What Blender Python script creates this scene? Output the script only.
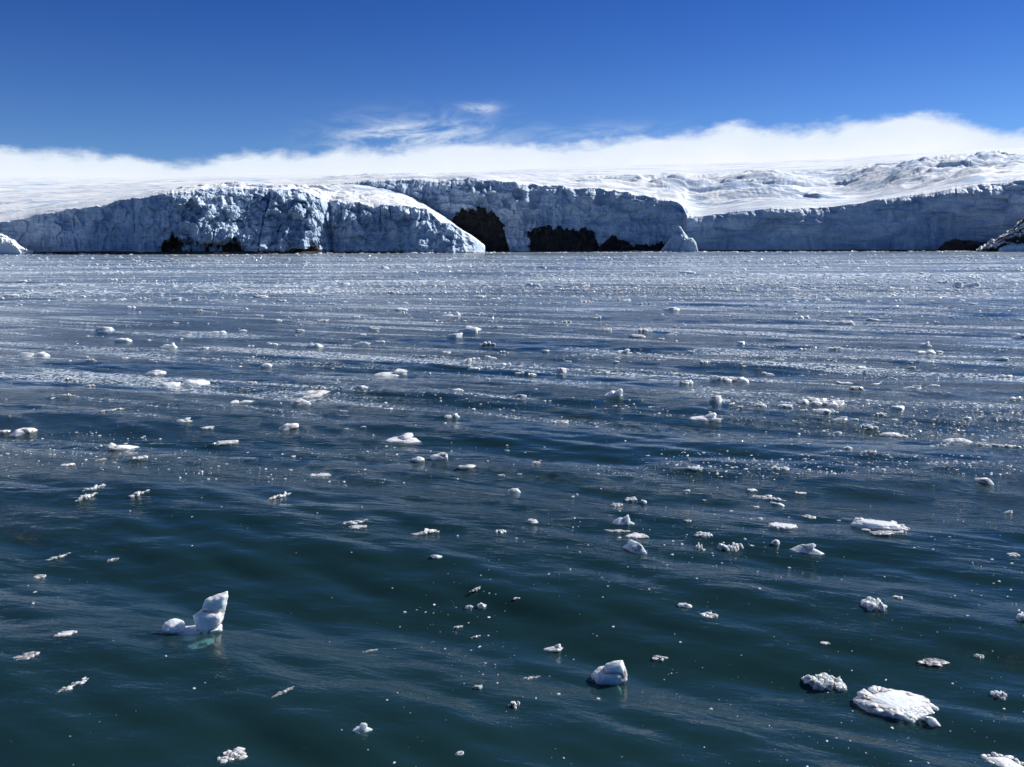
import bpy, math, random
import numpy as np
from mathutils import Matrix, Vector

# ------------------------------------------------------------------ camera
W, H = 1024, 767
F = 835.0                      # focal length in pixels
CAM_H = 5.0
HORIZON = 246.5
PITCH = math.atan((H/2 - HORIZON)/F)
ROLL = math.radians(-0.17)
SUN_EL = math.radians(35)
SUN_AZ = math.radians(60)      # to the right of the viewing direction (+Y)

scene = bpy.context.scene
for o in list(bpy.data.objects):
    bpy.data.objects.remove(o)
COL = scene.collection
cam_d = bpy.data.cameras.new('camera')
cam = bpy.data.objects.new('camera', cam_d)
COL.objects.link(cam)
cam.matrix_world = (Matrix.Translation((0, 0, CAM_H)) @ Matrix.Rotation(math.pi/2 - PITCH, 4, 'X')
                    @ Matrix.Rotation(ROLL, 4, 'Z'))
cam_d.sensor_width = 36
cam_d.lens = F/W*36
cam_d.clip_start = 0.1
cam_d.clip_end = 30000
scene.camera = cam
scene.view_settings.view_transform = 'Standard'
scene.view_settings.look = 'None'
scene.view_settings.gamma = 1
scene.view_settings.exposure = 0.38
scene.view_settings.use_curve_mapping = False


def slope(py):
    """rise over run of the ray through picture row py"""
    v = (H/2 - py)/F
    return (-math.sin(PITCH) + v*math.cos(PITCH))/(math.cos(PITCH) + v*math.sin(PITCH))


def side(px, py=235.0):
    """sideways run over forward run"""
    v = (H/2 - py)/F
    return (px - W/2)/F/(math.cos(PITCH) + v*math.sin(PITCH))


def unroll(px, py):
    c, s = math.cos(ROLL), math.sin(ROLL)
    dx, dy = px - W/2, H/2 - py
    return W/2 + dx*c - dy*s, H/2 - (dx*s + dy*c)


# ------------------------------------------------------------------ nodes helper
class N:
    def __init__(self, tree):
        self.t = tree
        tree.nodes.clear()

    def new(self, typ, **kw):
        n = self.t.nodes.new(typ)
        ins = kw.pop('ins', {})
        for k, v in kw.items():
            setattr(n, k, v)
        for k, v in ins.items():
            if hasattr(v, 'is_linked') or isinstance(v, bpy.types.NodeSocket):
                self.t.links.new(v, n.inputs[k])
            else:
                n.inputs[k].default_value = v
        return n

    def math(self, op, a, b=0.0, c=None, clamp=False):
        n = self.new('ShaderNodeMath', operation=op, use_clamp=clamp)
        for i, v in enumerate((a, b) if c is None else (a, b, c)):
            if isinstance(v, (int, float)):
                n.inputs[i].default_value = v
            else:
                self.t.links.new(v, n.inputs[i])
        return n.outputs[0]

    def noise(self, vec, scale, detail=4, rough=0.55, dist=0.0, kind='FBM'):
        n = self.new('ShaderNodeTexNoise', noise_dimensions='3D', noise_type=kind,
                     ins={'Vector': vec, 'Scale': scale, 'Detail': detail, 'Roughness': rough, 'Distortion': dist})
        return n.outputs['Fac']

    def mapping(self, vec, scale=(1, 1, 1), rot=(0, 0, 0), loc=(0, 0, 0)):
        n = self.new('ShaderNodeMapping', ins={'Vector': vec, 'Scale': scale, 'Rotation': rot, 'Location': loc})
        return n.outputs[0]

    def ramp(self, fac, stops, interp='LINEAR'):
        n = self.new('ShaderNodeValToRGB')
        n.color_ramp.interpolation = interp
        e = n.color_ramp.elements
        while len(e) < len(stops):
            e.new(0.5)
        for el, (p, c) in zip(e, stops):
            el.position = p
            el.color = (c, c, c, 1) if isinstance(c, (int, float)) else (*c, 1)
        self.t.links.new(fac, n.inputs[0])
        return n.outputs[0]

    def smooth(self, v, a, b):
        n = self.new('ShaderNodeMapRange', interpolation_type='SMOOTHSTEP')
        self.t.links.new(v, n.inputs['Value'])
        n.inputs['From Min'].default_value = a
        n.inputs['From Max'].default_value = b
        return n.outputs[0]

    def mix(self, fac, a, b):
        n = self.new('ShaderNodeMix', data_type='RGBA')
        for s, v in ((n.inputs[0], fac), (n.inputs[6], a), (n.inputs[7], b)):
            if isinstance(v, bpy.types.NodeSocket):
                self.t.links.new(v, s)
            elif isinstance(v, tuple):
                s.default_value = (*v, 1)
            else:
                s.default_value = v
        return n.outputs[2]

    def link(self, a, b):
        self.t.links.new(a, b)


# ------------------------------------------------------------------ world
world = bpy.data.worlds.new('World')
scene.world = world
world.use_nodes = True
n = N(world.node_tree)
SKY_ROT = SUN_AZ
sky = n.new('ShaderNodeTexSky', sky_type='NISHITA', sun_disc=False, sun_elevation=SUN_EL, sun_rotation=SKY_ROT,
            altitude=1500, air_density=1.0, dust_density=0.0, ozone_density=3.0)
gam = n.new('ShaderNodeGamma', ins={'Color': sky.outputs[0], 'Gamma': 1.0})
tc = n.new('ShaderNodeTexCoord')
vec = tc.outputs['Generated']
sep = n.new('ShaderNodeSeparateXYZ', ins={0: vec})
tint = n.mix(n.smooth(sep.outputs[2], -0.02, 0.30), (0.52, 0.72, 1.0), (0.155, 0.36, 0.80))
tint = n.mix(n.smooth(sep.outputs[2], 0.22, 0.85), tint, (0.16, 0.28, 0.42))
skyc = n.new('ShaderNodeMix', data_type='RGBA', blend_type='MULTIPLY')
skyc.inputs[0].default_value = 1.0
n.link(gam.outputs[0], skyc.inputs[6]); n.link(tint, skyc.inputs[7])
bg_sky = n.new('ShaderNodeBackground', ins={'Color': skyc.outputs[2], 'Strength': 0.080})
az = n.math('ARCTAN2', sep.outputs[0], sep.outputs[1])
el = n.math('ARCSINE', sep.outputs[2])
azn = n.math('MULTIPLY_ADD', az, 1/1.6, 0.5)
cloud_top = [(-300, 130), (-120, 138), (0, 143), (60, 148), (120, 152), (190, 158), (240, 153), (300, 153), (350, 149), (420, 143),
             (480, 141), (540, 140), (580, 141), (620, 139), (660, 133), (700, 128), (735, 122), (770, 127), (820, 123),
             (870, 121), (910, 115), (945, 112), (975, 118), (1010, 127), (1060, 128), (1200, 118), (1400, 130)]
fc = n.new('ShaderNodeFloatCurve')
n.link(azn, fc.inputs['Value'])
cv = fc.mapping.curves[0]
pts = []
for px, py in cloud_top:
    a = math.atan(side(px, py))
    e = math.atan(slope(py + (px-W/2)*0.003)*math.cos(a))
    pts.append((a/1.6 + 0.5, e/0.25))
cv.points[0].location = (0, 0.55); cv.points[1].location = (1, 0.55)
for p in pts:
    cv.points.new(*p)
fc.mapping.update()
top = n.math('MULTIPLY', fc.outputs[0], 0.25)
mv = n.mapping(vec, scale=(1, 1, 2.2))
nz1 = n.noise(mv, 9.0, 6, 0.55, 0.3)
nz2 = n.noise(mv, 34.0, 4, 0.6, 0.2)
edge = n.math('MULTIPLY_ADD', n.math('SUBTRACT', nz1, 0.5), 0.035, el)
edge = n.math('MULTIPLY_ADD', n.math('SUBTRACT', nz2, 0.5), 0.020, edge)
d = n.math('SUBTRACT', top, edge)
dens = n.smooth(d, -0.004, 0.012)
dens = n.math('MULTIPLY', dens, n.smooth(n.math('ABSOLUTE', az), 1.45, 0.95))
# thin wisps over the middle of the bank
def blob(px, py, sx, sy, amp):
    a0 = math.atan(side(px, py)); e0 = math.atan(slope(py)*math.cos(a0))
    u = n.math('DIVIDE', n.math('SUBTRACT', az, a0), sx)
    v = n.math('DIVIDE', n.math('SUBTRACT', el, e0), sy)
    r = n.math('ADD', n.math('MULTIPLY', u, u), n.math('MULTIPLY', v, v))
    return n.math('MULTIPLY', n.math('EXPONENT', n.math('MULTIPLY', r, -1.0)), amp)
mw = n.mapping(vec, scale=(1, 1, 3.2), rot=(0, 0.25, 0))
wn = n.noise(mw, 16.0, 7, 0.62, 0.9)
wn2 = n.smooth(wn, 0.34, 0.78)
bl = n.math('ADD', blob(418, 136, 0.075, 0.020, 1.25), blob(481, 108, 0.022, 0.006, 0.95))
bl = n.math('ADD', bl, blob(375, 143, 0.05, 0.012, 0.8))
bl = n.math('ADD', bl, blob(600, 136, 0.12, 0.012, 0.4))
wisp = n.math('MULTIPLY', bl, wn2, clamp=True)
dens = n.math('MAXIMUM', dens, wisp)
ccol = n.mix(n.smooth(d, 0.0, 0.055), (0.74, 0.82, 0.93), (0.91, 0.935, 0.97))
bg_c = n.new('ShaderNodeBackground', ins={'Color': ccol, 'Strength': 0.83})
mixw = n.new('ShaderNodeMixShader')
# no cloud far below or behind: the bank rings the glacier side and thins out round the back
n.link(n.math('MULTIPLY', dens, 0.97), mixw.inputs[0]); n.link(bg_sky.outputs[0], mixw.inputs[1]); n.link(bg_c.outputs[0], mixw.inputs[2])
n.link(mixw.outputs[0], n.new('ShaderNodeOutputWorld').inputs[0])

# ------------------------------------------------------------------ sun
sd = bpy.data.lights.new('sun', 'SUN')
sd.energy = 4.7
sd.angle = math.radians(0.53)
sd.color = (1.0, 0.985, 0.955)
sun = bpy.data.objects.new('sun', sd)
COL.objects.link(sun)
sdir = Vector((math.cos(SUN_EL)*math.sin(SUN_AZ), math.cos(SUN_EL)*math.cos(SUN_AZ), math.sin(SUN_EL)))
sun.rotation_euler = sdir.to_track_quat('Z', 'Y').to_euler()
sun.location = (200, 100, 300)

scene.render.engine = 'CYCLES'
scene.cycles.max_bounces = 8
scene.cycles.transparent_max_bounces = 8
scene.cycles.caustics_reflective = False
scene.cycles.caustics_refractive = False

# ------------------------------------------------------------------ numpy noise
_rs = np.random.RandomState(7)
_perm = _rs.permutation(4096)
_grad = _rs.normal(size=(4096, 3)); _grad /= np.linalg.norm(_grad, axis=1)[:, None]


def _h(ix, iy, iz):
    return _perm[(_perm[(_perm[ix & 4095] + iy) & 4095] + iz) & 4095]


def pnoise(x, y, z):
    x, y, z = np.broadcast_arrays(x, y, z)
    ix, iy, iz = np.floor(x).astype(np.int64), np.floor(y).astype(np.int64), np.floor(z).astype(np.int64)
    fx, fy, fz = x-ix, y-iy, z-iz
    u, v, w = [f*f*f*(f*(f*6-15)+10) for f in (fx, fy, fz)]
    out = 0
    for a in (0, 1):
        for b in (0, 1):
            for c in (0, 1):
                g = _grad[_h(ix+a, iy+b, iz+c)]
                dd = g[..., 0]*(fx-a) + g[..., 1]*(fy-b) + g[..., 2]*(fz-c)
                out = out + dd*(u if a else 1-u)*(v if b else 1-v)*(w if c else 1-w)
    return out*1.6


def fbm(x, y, z, oct=4, gain=0.5, ridged=False):
    s, a, f, t = 0, 1.0, 1.0, 0
    for i in range(oct):
        nn = pnoise(x*f+17.3*i, y*f+5.1*i, z*f+9.7*i)
        s = s + a*((1-2*np.abs(nn)) if ridged else nn)
        t += a
        a *= gain
        f *= 2.03
    return s/t


def cells(x, y, z, seed=0):
    """blocky steps: value of the nearest random feature point, and how near the border is"""
    ix, iy, iz = np.floor(x).astype(np.int64), np.floor(y).astype(np.int64), np.floor(z).astype(np.int64)
    best = np.full(x.shape, 9.0); second = np.full(x.shape, 9.0); val = np.zeros(x.shape)
    for a in (-1, 0, 1):
        for b in (-1, 0, 1):
            for c in (-1, 0, 1):
                hh = _h(ix+a+seed, iy+b, iz+c)
                g = _grad[hh]*0.45+0.5
                dd = (ix+a+g[..., 0]-x)**2 + (iy+b+g[..., 1]-y)**2 + (iz+c+g[..., 2]-z)**2
                m = dd < best
                second = np.where(m, best, np.minimum(second, dd))
                val = np.where(m, (hh % 997)/997.0, val)
                best = np.where(m, dd, best)
    return val, np.sqrt(second)-np.sqrt(best)


# ------------------------------------------------------------------ mesh helpers
def mesh_from(name, verts, faces, mat, smooth=True):
    """verts (n,3) ; faces (m,k) arrays of equal k"""
    me = bpy.data.meshes.new(name)
    verts = np.asarray(verts, dtype=np.float32); faces = np.asarray(faces, dtype=np.int32)
    k = faces.shape[1]
    me.vertices.add(len(verts)); me.vertices.foreach_set('co', verts.ravel())
    me.loops.add(faces.size); me.loops.foreach_set('vertex_index', faces.ravel())
    me.polygons.add(len(faces)); me.polygons.foreach_set('loop_start', np.arange(0, faces.size, k, dtype=np.int32))
    me.polygons.foreach_set('use_smooth', np.full(len(faces), smooth))
    me.update(calc_edges=True)
    me.materials.append(mat)
    return me


def obj(name, me, parent=None, loc=(0, 0, 0)):
    o = bpy.data.objects.new(name, me)
    COL.objects.link(o)
    o.location = loc
    if parent:
        o.parent = parent
    return o


def tag(o, label=None, cat=None, group=None, kind=None):
    for k, v in (('label', label), ('category', cat), ('group', group), ('kind', kind)):
        if v:
            o[k] = v
    return o


def grid_faces(nr, nc, r0=0, r1=None, c0=0, c1=None):
    r1 = nr-1 if r1 is None else r1
    c1 = nc-1 if c1 is None else c1
    r, c = np.meshgrid(np.arange(r0, r1), np.arange(c0, c1), indexing='ij')
    a = (r*nc+c).ravel()
    return np.stack([a, a+1, a+nc+1, a+nc], 1)


def compact(verts, faces):
    u, inv = np.unique(faces, return_inverse=True)
    return verts[u], inv.reshape(faces.shape)


# ------------------------------------------------------------------ materials
def principled(n, **ins):
    return n.new('ShaderNodeBsdfPrincipled', ins=ins)


def new_mat(name):
    m = bpy.data.materials.new(name)
    m.use_nodes = True
    return m, N(m.node_tree)


def mat_snow():
    m, n = new_mat('snow')
    p = n.new('ShaderNodeTexCoord').outputs['Object']
    a = n.noise(n.mapping(p, scale=(0.004, 0.022, 0.03)), 1.0, 6, 0.6, 0.5)
    b = n.noise(n.mapping(p, scale=(0.02, 0.07, 0.1)), 1.0, 5, 0.6)
    c = n.mix(n.smooth(a, 0.52, 0.70), (0.85, 0.865, 0.875), (0.62, 0.70, 0.78))
    c = n.mix(n.smooth(b, 0.58, 0.75), c, (0.60, 0.68, 0.78))
    e = n.noise(n.mapping(p, scale=(0.010, 0.055, 0.08), rot=(0, 0, -0.22)), 1.0, 6, 0.65, 0.8)
    c = n.mix(n.math('MULTIPLY', n.smooth(e, 0.53, 0.61), 0.85), c, (0.36, 0.50, 0.68))
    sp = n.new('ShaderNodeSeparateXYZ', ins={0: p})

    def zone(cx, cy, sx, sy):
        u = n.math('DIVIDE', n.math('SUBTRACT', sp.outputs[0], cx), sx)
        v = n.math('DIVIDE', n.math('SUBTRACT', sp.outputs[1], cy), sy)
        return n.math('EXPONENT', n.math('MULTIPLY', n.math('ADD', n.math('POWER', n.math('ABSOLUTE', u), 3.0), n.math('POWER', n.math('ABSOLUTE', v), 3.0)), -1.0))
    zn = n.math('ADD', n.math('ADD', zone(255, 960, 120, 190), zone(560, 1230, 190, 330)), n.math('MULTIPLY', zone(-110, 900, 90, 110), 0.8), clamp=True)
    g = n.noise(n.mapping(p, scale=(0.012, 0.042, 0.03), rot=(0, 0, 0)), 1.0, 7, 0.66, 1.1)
    c = n.mix(n.math('MULTIPLY', n.math('MULTIPLY', n.smooth(g, 0.49, 0.55), zn), 0.9), c, (0.25, 0.36, 0.53))  # crevasse shadow bands painted in as blue-ice colour, only in these zones
    bump = n.new('ShaderNodeBump', ins={'Strength': 0.6, 'Distance': 1.2, 'Height': n.noise(n.mapping(p, scale=(.05, .16, .2)), 1.0, 7, 0.65)})
    s = principled(n, **{'Base Color': c, 'Roughness': 0.75, 'Normal': bump.outputs[0], 'Specular IOR Level': 0.2})
    n.link(s.outputs[0], n.new('ShaderNodeOutputMaterial').inputs[0])
    return m


def mat_cliff():
    m, n = new_mat('glacier_ice')
    p = n.new('ShaderNodeTexCoord').outputs['Object']
    a = n.noise(n.mapping(p, scale=(.03, .03, .10)), 1.0, 6, 0.6, 0.6)
    v = n.noise(n.mapping(p, scale=(.16, .16, .04)), 1.0, 5, 0.65, 0.8)
    dirt = n.noise(n.mapping(p, scale=(.02, .02, .22)), 1.0, 6, 0.7, 1.2)
    c = n.mix(n.smooth(a, 0.35, 0.68), (0.31, 0.43, 0.58), (0.62, 0.71, 0.80))
    c = n.mix(n.smooth(v, 0.5, 0.72), c, (0.66, 0.74, 0.82))
    c = n.mix(n.math('MULTIPLY', n.smooth(dirt, 0.54, 0.66), 0.55), c, (0.16, 0.20, 0.26))
    cr = n.noise(n.mapping(p, scale=(.11, .11, .07)), 1.0, 8, 0.7, 0.5)
    bump = n.new('ShaderNodeBump', ins={'Strength': 0.9, 'Distance': 2.2, 'Height': cr})
    s = principled(n, **{'Base Color': c, 'Roughness': 0.55, 'Normal': bump.outputs[0], 'Specular IOR Level': 0.3})
    n.link(s.outputs[0], n.new('ShaderNodeOutputMaterial').inputs[0])
    return m


def mat_rock(name='dark_rock', snowy=False):
    m, n = new_mat(name)
    p = n.new('ShaderNodeTexCoord').outputs['Object']
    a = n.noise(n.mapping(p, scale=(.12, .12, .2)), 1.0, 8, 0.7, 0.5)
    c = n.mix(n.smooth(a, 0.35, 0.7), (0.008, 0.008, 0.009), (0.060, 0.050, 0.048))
    if snowy:
        nz = n.new('ShaderNodeSeparateXYZ', ins={0: n.new('ShaderNodeNewGeometry').outputs['Normal']}).outputs[2]
        sn = n.noise(n.mapping(p, scale=(.06, .06, .20), rot=(0, 0.6, 0)), 1.0, 6, 0.65, 0.8)
        k = n.smooth(n.math('MULTIPLY_ADD', nz, 0.22, sn), 0.60, 0.64)
        c = n.mix(k, c, (0.85, 0.88, 0.92))
    bump = n.new('ShaderNodeBump', ins={'Strength': 1.0, 'Distance': 2.0, 'Height': a})
    s = principled(n, **{'Base Color': c, 'Roughness': 0.85, 'Normal': bump.outputs[0]})
    n.link(s.outputs[0], n.new('ShaderNodeOutputMaterial').inputs[0])
    return m


def mat_ice(name, col=(0.97, 0.98, 0.98), trans=0.05, rough=0.22, freq=22.0, dist=0.02, dark=(0.84, 0.90, 0.92), sss=0.05):
    m, n = new_mat(name)
    p = n.new('ShaderNodeTexCoord').outputs['Object']
    a = n.noise(p, freq*0.35, 5, 0.6, 0.4)
    b = n.noise(p, freq, 6, 0.7, 0.2)
    vo = n.new('ShaderNodeTexVoronoi', ins={'Vector': p, 'Scale': freq*0.8}).outputs['Distance']
    c = n.mix(n.smooth(a, 0.38, 0.66), dark, col)
    hgt = n.math('ADD', b, n.math('MULTIPLY', vo, 0.7))
    bump = n.new('ShaderNodeBump', ins={'Strength': 0.5, 'Distance': dist, 'Height': hgt})
    s = principled(n, **{'Base Color': c, 'Roughness': n.math('MULTIPLY_ADD', b, 0.35, rough-0.1), 'IOR': 1.31,
                         'Transmission Weight': n.math('MULTIPLY', n.math('SUBTRACT', 1.15, n.smooth(a, 0.35, 0.7)), trans),
                         'Normal': bump.outputs[0], 'Coat Weight': 0.5, 'Coat Roughness': 0.08, 'Subsurface Weight': 1.0, 'Subsurface Scale': sss,
                         'Subsurface Radius': (0.85, 0.96, 1.0)})
    n.link(s.outputs[0], n.new('ShaderNodeOutputMaterial').inputs[0])
    return m


def mat_water():
    m, n = new_mat('sea_water')
    p = n.new('ShaderNodeTexCoord').outputs['Object']
    pr = n.mapping(p, rot=(0, 0, 0.42))
    pg = n.mapping(p, rot=(0, 0, 0.26))
    # ripples, several sizes, crests mostly across the view
    r1 = n.noise(n.mapping(pg, scale=(1.1, 2.8, 1)), 1.0, 3, 0.5, 0.3)
    r2 = n.noise(n.mapping(pg, scale=(3.6, 9.0, 1)), 1.0, 4, 0.6, 0.4)
    r3 = n.noise(n.mapping(p, scale=(16., 30., 1), rot=(0, 0, -0.1)), 1.0, 3, 0.6, 0.2)
    gust = n.smooth(n.noise(n.mapping(pg, scale=(0.05, 0.26, 1)), 1.0, 5, 0.62, 0.8), 0.40, 0.58)
    gust = n.math('MULTIPLY', gust, n.smooth(n.new('ShaderNodeSeparateXYZ', ins={0: p}).outputs[1], 4.0, 24.0))
    h = n.math('MULTIPLY', r1, n.math('MULTIPLY_ADD', gust, 0.025, 0.026))
    h = n.math('MULTIPLY_ADD', r2, n.math('MULTIPLY_ADD', gust, 0.040, 0.006), h)
    h = n.math('MULTIPLY_ADD', r3, n.math('MULTIPLY_ADD', gust, 0.0105, 0.0014), h)
    r4 = n.noise(n.mapping(p, scale=(38., 64., 1), rot=(0, 0, 0.3)), 1.0, 2, 0.6, 0.2)
    h = n.math('MULTIPLY_ADD', r4, n.math('MULTIPLY_ADD', gust, 0.0022, 0.0002), h)
    bump = n.new('ShaderNodeBump', ins={'Strength': 1.0, 'Distance': 1.0, 'Height': h})
    lw = n.new('ShaderNodeFresnel', ins={'IOR': 1.33, 'Normal': bump.outputs[0]})
    body = n.new('ShaderNodeBsdfDiffuse', ins={'Color': (0.0165, 0.055, 0.061, 1)})
    see = n.new('ShaderNodeBsdfTransparent', ins={'Color': (0.55, 0.85, 0.85, 1)})
    bm = n.new('ShaderNodeMixShader', ins={0: 0.50, 1: body.outputs[0], 2: see.outputs[0]})
    gl = n.new('ShaderNodeBsdfGlossy', ins={'Color': (1, 1, 1, 1), 'Roughness': n.math('MULTIPLY_ADD', gust, 0.11, 0.06), 'Normal': bump.outputs[0]})
    w = n.new('ShaderNodeMixShader', ins={0: lw.outputs[0], 1: bm.outputs[0], 2: gl.outputs[0]})
    # slush and crumbled ice in streaks; thin-ice film also paints in silver sheen
    st = n.noise(n.mapping(pr, scale=(0.05, 0.42, 1)), 1.0, 5, 0.62, 0.9)
    cell = n.new('ShaderNodeTexVoronoi', ins={'Vector': n.mapping(p, scale=(1, 1, 0.0)), 'Scale': 9.0, 'Randomness': 1.0})
    fine = n.noise(p, 5.0, 4, 0.7)
    yy = n.new('ShaderNodeSeparateXYZ', ins={0: p}).outputs[1]
    far = n.math('ADD', n.smooth(yy, 12.0, 34.0), n.math('MULTIPLY', n.smooth(yy, 60.0, 200.0), 0.5))
    cr_ = n.new('ShaderNodeSeparateXYZ', ins={0: cell.outputs['Color']}).outputs[0]
    dot = n.math('LESS_THAN', cell.outputs['Distance'], n.math('MULTIPLY', n.math('MULTIPLY_ADD', cr_, 1.3, 0.25), n.math('MULTIPLY_ADD', n.math('MULTIPLY', far, n.smooth(st, 0.48, 0.62)), n.math('MULTIPLY', fine, 0.95), -0.04)))
    cell2 = n.new('ShaderNodeTexVoronoi', ins={'Vector': n.mapping(p, scale=(1, 0.45, 0.0)), 'Scale': 1.3, 'Randomness': 1.0})
    st2 = n.noise(n.mapping(p, scale=(0.010, 0.055, 1), rot=(0, 0, 0.05)), 1.0, 6, 0.62, 0.9)
    fine2 = n.noise(n.mapping(p, scale=(.5, .25, 1)), 1.0, 4, 0.7)
    k2 = n.math('MULTIPLY', n.math('SUBTRACT', n.smooth(yy, 45.0, 110.0), n.math('MULTIPLY', n.smooth(yy, 400.0, 470.0), 0.85)), n.smooth(st2, 0.40, 0.66))
    dot2 = n.math('LESS_THAN', cell2.outputs['Distance'], n.math('MULTIPLY', k2, n.math('MULTIPLY', fine2, 1.05)))
    near_k = n.math('SUBTRACT', 1.0, n.math('MULTIPLY', n.smooth(yy, 60.0, 130.0), 0.75))
    dot = n.math('MAXIMUM', n.math('MULTIPLY', dot, near_k), dot2)
    slush = principled(n, **{'Base Color': (0.76, 0.81, 0.83, 1), 'Roughness': 0.4})
    sheen_film_far = n.math('MULTIPLY', n.smooth(yy, 40.0, 120.0), n.math('MULTIPLY_ADD', n.smooth(st2, 0.36, 0.60), 0.30, 0.06))
    sheen_film_mid = n.math('MULTIPLY', n.math('MULTIPLY', n.smooth(yy, 13.0, 34.0), n.smooth(st, 0.47, 0.60)), n.math('MULTIPLY', n.smooth(fine, 0.36, 0.62), 0.34))
    sheen_film_k = n.math('MAXIMUM', sheen_film_far, sheen_film_mid)
    film = principled(n, **{'Base Color': (0.56, 0.67, 0.75, 1), 'Roughness': 0.35})
    w2 = n.new('ShaderNodeMixShader', ins={0: sheen_film_k, 1: w.outputs[0], 2: film.outputs[0]})
    out = n.new('ShaderNodeMixShader', ins={0: n.math('MULTIPLY', dot, 0.88), 1: w2.outputs[0], 2: slush.outputs[0]})
    n.link(out.outputs[0], n.new('ShaderNodeOutputMaterial').inputs[0])
    return m


def mat_plain(name, col, rough=0.9):
    m, n = new_mat(name)
    p = n.new('ShaderNodeTexCoord').outputs['Object']
    c = n.mix(n.noise(p, 0.1, 3), tuple(x*0.8 for x in col), col)
    s = principled(n, **{'Base Color': c, 'Roughness': rough})
    n.link(s.outputs[0], n.new('ShaderNodeOutputMaterial').inputs[0])
    return m


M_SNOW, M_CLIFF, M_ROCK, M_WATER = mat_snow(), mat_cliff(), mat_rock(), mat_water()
M_ROCKSNOW = mat_rock('snow_streaked_rock', True)
M_ICE = mat_ice('white_ice')
M_CLEAR = mat_ice('clear_ice', col=(0.96, 0.98, 0.98), trans=0.18, rough=0.12, freq=30, dist=0.03, dark=(0.72, 0.82, 0.84))
M_FAR = mat_ice('distant_white_ice', col=(0.97, 0.98, 0.98), trans=0.0, rough=0.35, freq=10, dist=0.05, dark=(0.90, 0.94, 0.96), sss=0.13)
M_BRASH = mat_ice('brash_ice', col=(0.94, 0.96, 0.97), trans=0.0, rough=0.3, freq=8, dist=0.03, sss=0.03)

# ------------------------------------------------------------------ sea
_rw = random.Random(3)
WAVES = []
for lam, amp, ang in ((7.6, .072, 9), (5.1, .034, 17), (3.4, .022, 3), (10.5, .032, -4), (2.3, .016, 24), (1.7, .013, -10),
                      (1.25, .010, 40), (0.9, .0075, 8), (0.7, .0045, 25), (0.52, .0032, -20)):
    WAVES.append((2*math.pi/lam, amp, math.radians(ang), _rw.uniform(0, 6.28)))


def sea(x, y, cell=None):
    x = np.asarray(x, float); y = np.asarray(y, float)
    # slow bending of the crests so they never run dead straight
    bx = x + 2.2*np.sin(y*0.055+0.6) + 1.1*np.sin(x*0.13+y*0.04)
    by = y + 1.3*np.sin(x*0.07+1.0) + 0.9*np.sin(x*0.16-0.4+y*0.05)
    env = 0.72 + 0.38*np.sin(x*0.045+y*0.021+1.2)*np.sin(y*0.06-x*0.02+0.5)
    z = 0
    for k, a, th, ph in WAVES:
        q = k*(bx*math.sin(th) + by*math.cos(th)) + ph
        s = np.sin(q)
        s = s + 0.18*np.cos(2*q)
        if cell is not None:
            s = s*np.clip(2.2 - cell*k/1.3, 0, 1)
        z = z + a*s*env
    return z


# polar sheet: fine in front of the camera, coarse behind
a_f = np.linspace(-0.80, 0.80, 1500)
a_b = np.linspace(0.80, 2*math.pi-0.80, 160)[1:]
ang = np.concatenate([a_f, a_b])
rad = np.concatenate([[0.5, 1.5, 2.5], np.geomspace(3.2, 1300, 1150)])
R_, A_ = np.meshgrid(rad, ang, indexing='ij')
X_, Y_ = R_*np.sin(A_), R_*np.cos(A_)
cellsz = np.gradient(rad)[:, None]*np.ones_like(R_)
cellsz = np.where((np.abs((A_+math.pi) % (2*math.pi)-math.pi) > 0.82), np.maximum(cellsz, R_*0.03), cellsz)
Z_ = sea(X_, Y_, cellsz)
nr, nc = R_.shape
v = np.stack([X_, Y_, Z_], -1).reshape(-1, 3)
f = grid_faces(nr, nc)
wrap = np.arange(nr-1)*nc
fw = np.stack([wrap+nc-1, wrap, wrap+nc, wrap+2*nc-1], 1)
f = np.concatenate([f, fw])
tag(obj('sea_water', mesh_from('sea_water', v, f, M_WATER)), kind='structure')
# seabed deep below
R2 = 14000
sb = np.array([[-R2, -R2, -60], [R2, -R2, -60], [R2, R2, -60], [-R2, R2, -60]])
tag(obj('seabed', mesh_from('seabed', sb, [[0, 1, 2, 3]], mat_plain('seabed_mud', (0.006, 0.022, 0.030)))), kind='structure')
# open sea out to the horizon, at the mean level just under the wave sheet's last ring
n_r = 96
an = np.linspace(0, 2*math.pi, n_r, endpoint=False)
ro = np.array([1298.0, 4000.0, 12500.0])
v = np.array([[r*math.sin(a), r*math.cos(a), -0.05] for r in ro for a in an])
f = [[i*n_r+j, i*n_r+(j+1) % n_r, (i+1)*n_r+(j+1) % n_r, (i+1)*n_r+j] for i in range(2) for j in range(n_r)]
tag(obj('open_sea', mesh_from('open_sea', v, f, M_WATER)), kind='structure')

# ------------------------------------------------------------------ glacier
def interp(tab, px):
    t = np.array(tab, float)
    return np.interp(px, t[:, 0], t[:, 1])


RIDGE = [(-500, 172), (-200, 174), (0, 176), (100, 177.5), (180, 177.5), (250, 175.5), (330, 174.5), (400, 175), (470, 172),
         (540, 168.5), (600, 166.5), (680, 164), (760, 162), (840, 158.5), (900, 153.5), (960, 150), (1024, 147.5), (1150, 141), (1500, 134)]
DR = 2300.0
sl = np.vectorize(slope)


def height(py, D):
    return CAM_H + D*sl(py)


def unroll_y(px, py):
    return py - (px - W/2)*math.sin(ROLL)*(-1)


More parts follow.
